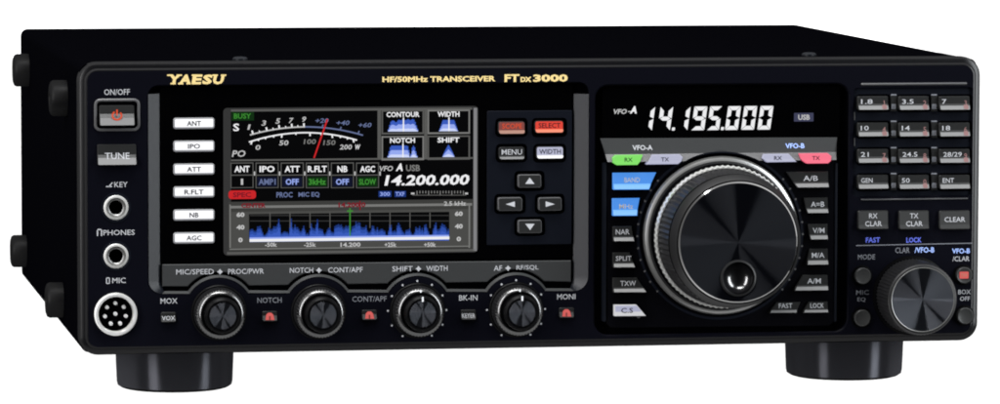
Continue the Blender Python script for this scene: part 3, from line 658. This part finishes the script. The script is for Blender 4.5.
# ---- the main dial
b = MB(); cx, cz = kc
N = 160
b.rev([(32.2, .5), (31.9, -1.4), (31.3, -2.6), (30.1, -3.2), (29.2, -3.3), (28.6, -5.2), (28.5, -7.0)], ['knob_black', 'dial_ring', 'dial_ring', 'knob_rim', 'knob_black', 'knob_black'], 128, None, cx, cz)
b.rev([(28.5, -7.0), (28.6, -8.2), (28.0, -9.6), (27.6, -10.2)], ['knob_ring', 'silver', 'knob_ring'], N, {1: .28, 2: .28}, cx, cz)
b.rev([(27.4, -10.2), (27.3, -11.0), (26.7, -24.5), (26.4, -25.5)], 'dial_knurl', N, {1: .34, 2: .34}, cx, cz)
b.rev([(26.6, -25.5), (26.6, -27.3), (26.3, -28.2), (24.9, -31.6), (24.6, -32.2), (24.4, -32.3), (24.3, -31.9), (24.15, -31.9), (24.05, -32.5), (23.3, -33.3)], ['knob_black', 'knob_rim', 'knob_rim', 'knob_rim', 'knob_black', 'knob_black', 'knob_black', 'knob_black', 'lip'], 160, None, cx, cz)
dial = b.build('tuning_dial', root, (cx, 0, cz))
fc = at(738.3, 278.3, -33.4); fr = 16.0 * PX
b = MB()
outer = circ(cx, cz, 23.5, 160); hole = circ(fc[0], fc[1], fr, 48)
ov = [Vector((p[0], p[1], 0)) for p in outer]; hv = [Vector((p[0], p[1], 0)) for p in hole][::-1]
# face as rings of faces about the centre, cut by the finger hole
tris = tess([ov, hv]); al = ov + hv
b.add([(p.x, -33.3, p.y) for p in al], [tuple(t) for t in tris], 'dial_anodised')
b.build('dial_face', dial, (cx, 0, cz), sharp=60)
b = MB()
b.rev([(fr + .9, -33.32), (fr + .7, -33.75), (fr + .1, -33.9), (fr - .35, -33.7), (fr - .6, -33.0)], ['knob_rim', 'knob_rim', 'knob_black', 'knob_black'], 48, cx=fc[0], cz=fc[1])
b.rev([(fr - .6, -33.0), (fr - 1.2, -31.6), (fr - 2.6, -30.4), (fr - 4.2, -29.8), (0, -29.6)], 'dimple', 48, cx=fc[0], cz=fc[1])
b.build('finger_dimple', dial, (fc[0], 0, fc[1]))

# ---- keypad on the right
cols = ((858, 888.3), (899, 929), (939.5, 969.8)); rows = (96.3, 122.8, 149.2, 175.2)
tx = (('1.8', '3.5', '7'), ('10', '14', '18'), ('21', '24.5', '28/29'), ('GEN', '50', 'ENT'))
num = (('1', '2', '3'), ('4', '5', '6'), ('7', '8', '9'), ('', '0', ''))
b = MB()
for r_, q in enumerate(rows):
    for c_, (a0, a1) in enumerate(cols):
        b.face(pr(a0 - 2, q - 2.2, a1 + 2, q + 16, 3.5, 1), 1.1, 'recess_black')
for q in rows:
    for xx in (893.8, 934.3):
        b.plate(pr(xx - 3.4, q - 2, xx + 3, q + 15, 1, 1), [(0, 1.2), (0, .7), (.15, .55)], 'key_dark'); b.face(pr(xx - 2.4, q + 7.6, xx + 2.1, q + 12.8, .8, .45), .45, 'paint_dim'); b.bar((xx - 3, q - 1.6), (xx + 2.6, q - 1.6), 1.4, .4, 'paint_dim')
b.bar((854.6, 112), (854.6, 120), 1.1, .9, 'edge_grey'); b.bar((854.6, 138), (854.6, 146), 1.1, .9, 'edge_grey')
b.build('keypad_frame', root)
KP = [(0, -1.0), (.55, -1.15), (.68, -1.9), (1, -3.0)]
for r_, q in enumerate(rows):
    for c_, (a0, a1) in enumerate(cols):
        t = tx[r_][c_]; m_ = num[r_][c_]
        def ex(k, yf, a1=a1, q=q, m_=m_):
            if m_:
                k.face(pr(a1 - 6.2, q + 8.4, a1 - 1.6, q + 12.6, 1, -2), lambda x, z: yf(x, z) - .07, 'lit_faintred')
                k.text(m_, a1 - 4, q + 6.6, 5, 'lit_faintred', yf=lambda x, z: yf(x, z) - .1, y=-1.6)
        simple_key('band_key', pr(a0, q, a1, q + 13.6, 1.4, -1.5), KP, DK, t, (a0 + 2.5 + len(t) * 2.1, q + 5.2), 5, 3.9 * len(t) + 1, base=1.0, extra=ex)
for (a0, a1), tt in zip(cols, ((('RX', -3.6), ('CLAR', 4.2)), (('TX', -3.6), ('CLAR', 4.2)), (('CLEAR', 0),))):
    q0, q1 = (210.6, 229.3); mx = (a0 + a1) / 2
    simple_key('clarifier_key', pr(a0, q0, a1, q1, 1.6, -1.5), [(0, -1.4), (.75, -1.9), (1, -2.6)], ['key_grey', 'key_grey'], [(t, (mx, 219.4 + d), 5.4, 4.6 * len(t)) for t, d in tt], base=.3, wall='key_dark', bev=.35)
for px, py, rd in ((862.8, 276, 0), (862.3, 318, 0), (964, 275.3, 1), (965, 315.8, 0)):
    x, z = at(px, py, -1.5); b = MB(); r = 3.35
    b.rev([(r + .9, .2), (r + .85, -.2), (r + .3, -.3), (r + .2, .1)], 'knob_black', 36, cx=x, cz=z)
    b.rev([(r, .2), (r, -2.0), (r - .35, -2.4), (r - .9, -2.2), (0, -2.0)], ['key_dark', 'key_grey', 'key_grey', 'key_grey'], 36, cx=x, cz=z)
    if rd: b.face(pr(px - 4.6, py - 3.6, px + 4.6, py + 3.4, 1, -2.4), -2.45, 'lit_lamp'); b.text('TXW', px, py, 3.6, 'lit_dimredlow', y=-2.5, wpx=7)
    b.build('round_button', root, (x, 0, z))

# ---- small tuning knob
cx, cz = at(911.5, 295.4); b = MB()
b.rev([(16.2, .2), (16.0, -.6), (15.0, -.9)], 'knob_black', 64, cx=cx, cz=cz)
b.rev([(15.0, -.5), (14.9, -1.6), (14.4, -15.8), (14.2, -16.6)], ['knob_black', 'knob_knurl', 'knob_knurl'], 132, {1: .22, 2: .22}, cx, cz)
b.rev([(14.2, -16.6), (14.2, -17.2), (13.7, -17.9), (13.2, -18.0)], ['knob_rim', 'knob_rim', 'knob_rim'], 96, None, cx, cz)
k = b.build('clarifier_knob', root, (cx, 0, cz))
b = MB(); b.rev([(13.2, -17.7), (12.9, -18.1), (12.7, -18.0), (0, -18.0)], ['knob_ring', 'knob_ring', 'knob_face'], 96, None, cx, cz); b.build('cap', k, (cx, 0, cz))
LOOK = (('lit_green', 'green lit key'), ('lit_pink', 'pink lit key'), ('lit_blue', 'blue lit key'), ('lit_red', 'bright red lit key'), ('lit_dimred', 'dim red lit key'), ('lit_lavender', 'pale lavender lit key'))
for o in list(C.objects):
    if o.type == 'MESH' and o.name.split('.')[0] in ('vfo_key', 'dial_key', 'pad_key'):
        for m_, l_ in LOOK:
            if m_ in o.data.materials: o['label'] = l_; break
    if o.name.startswith('round_button') and 'lit_lamp' in o.data.materials: o['label'] = 'round button with a square red light'
    if 'mm' in o: del o['mm']
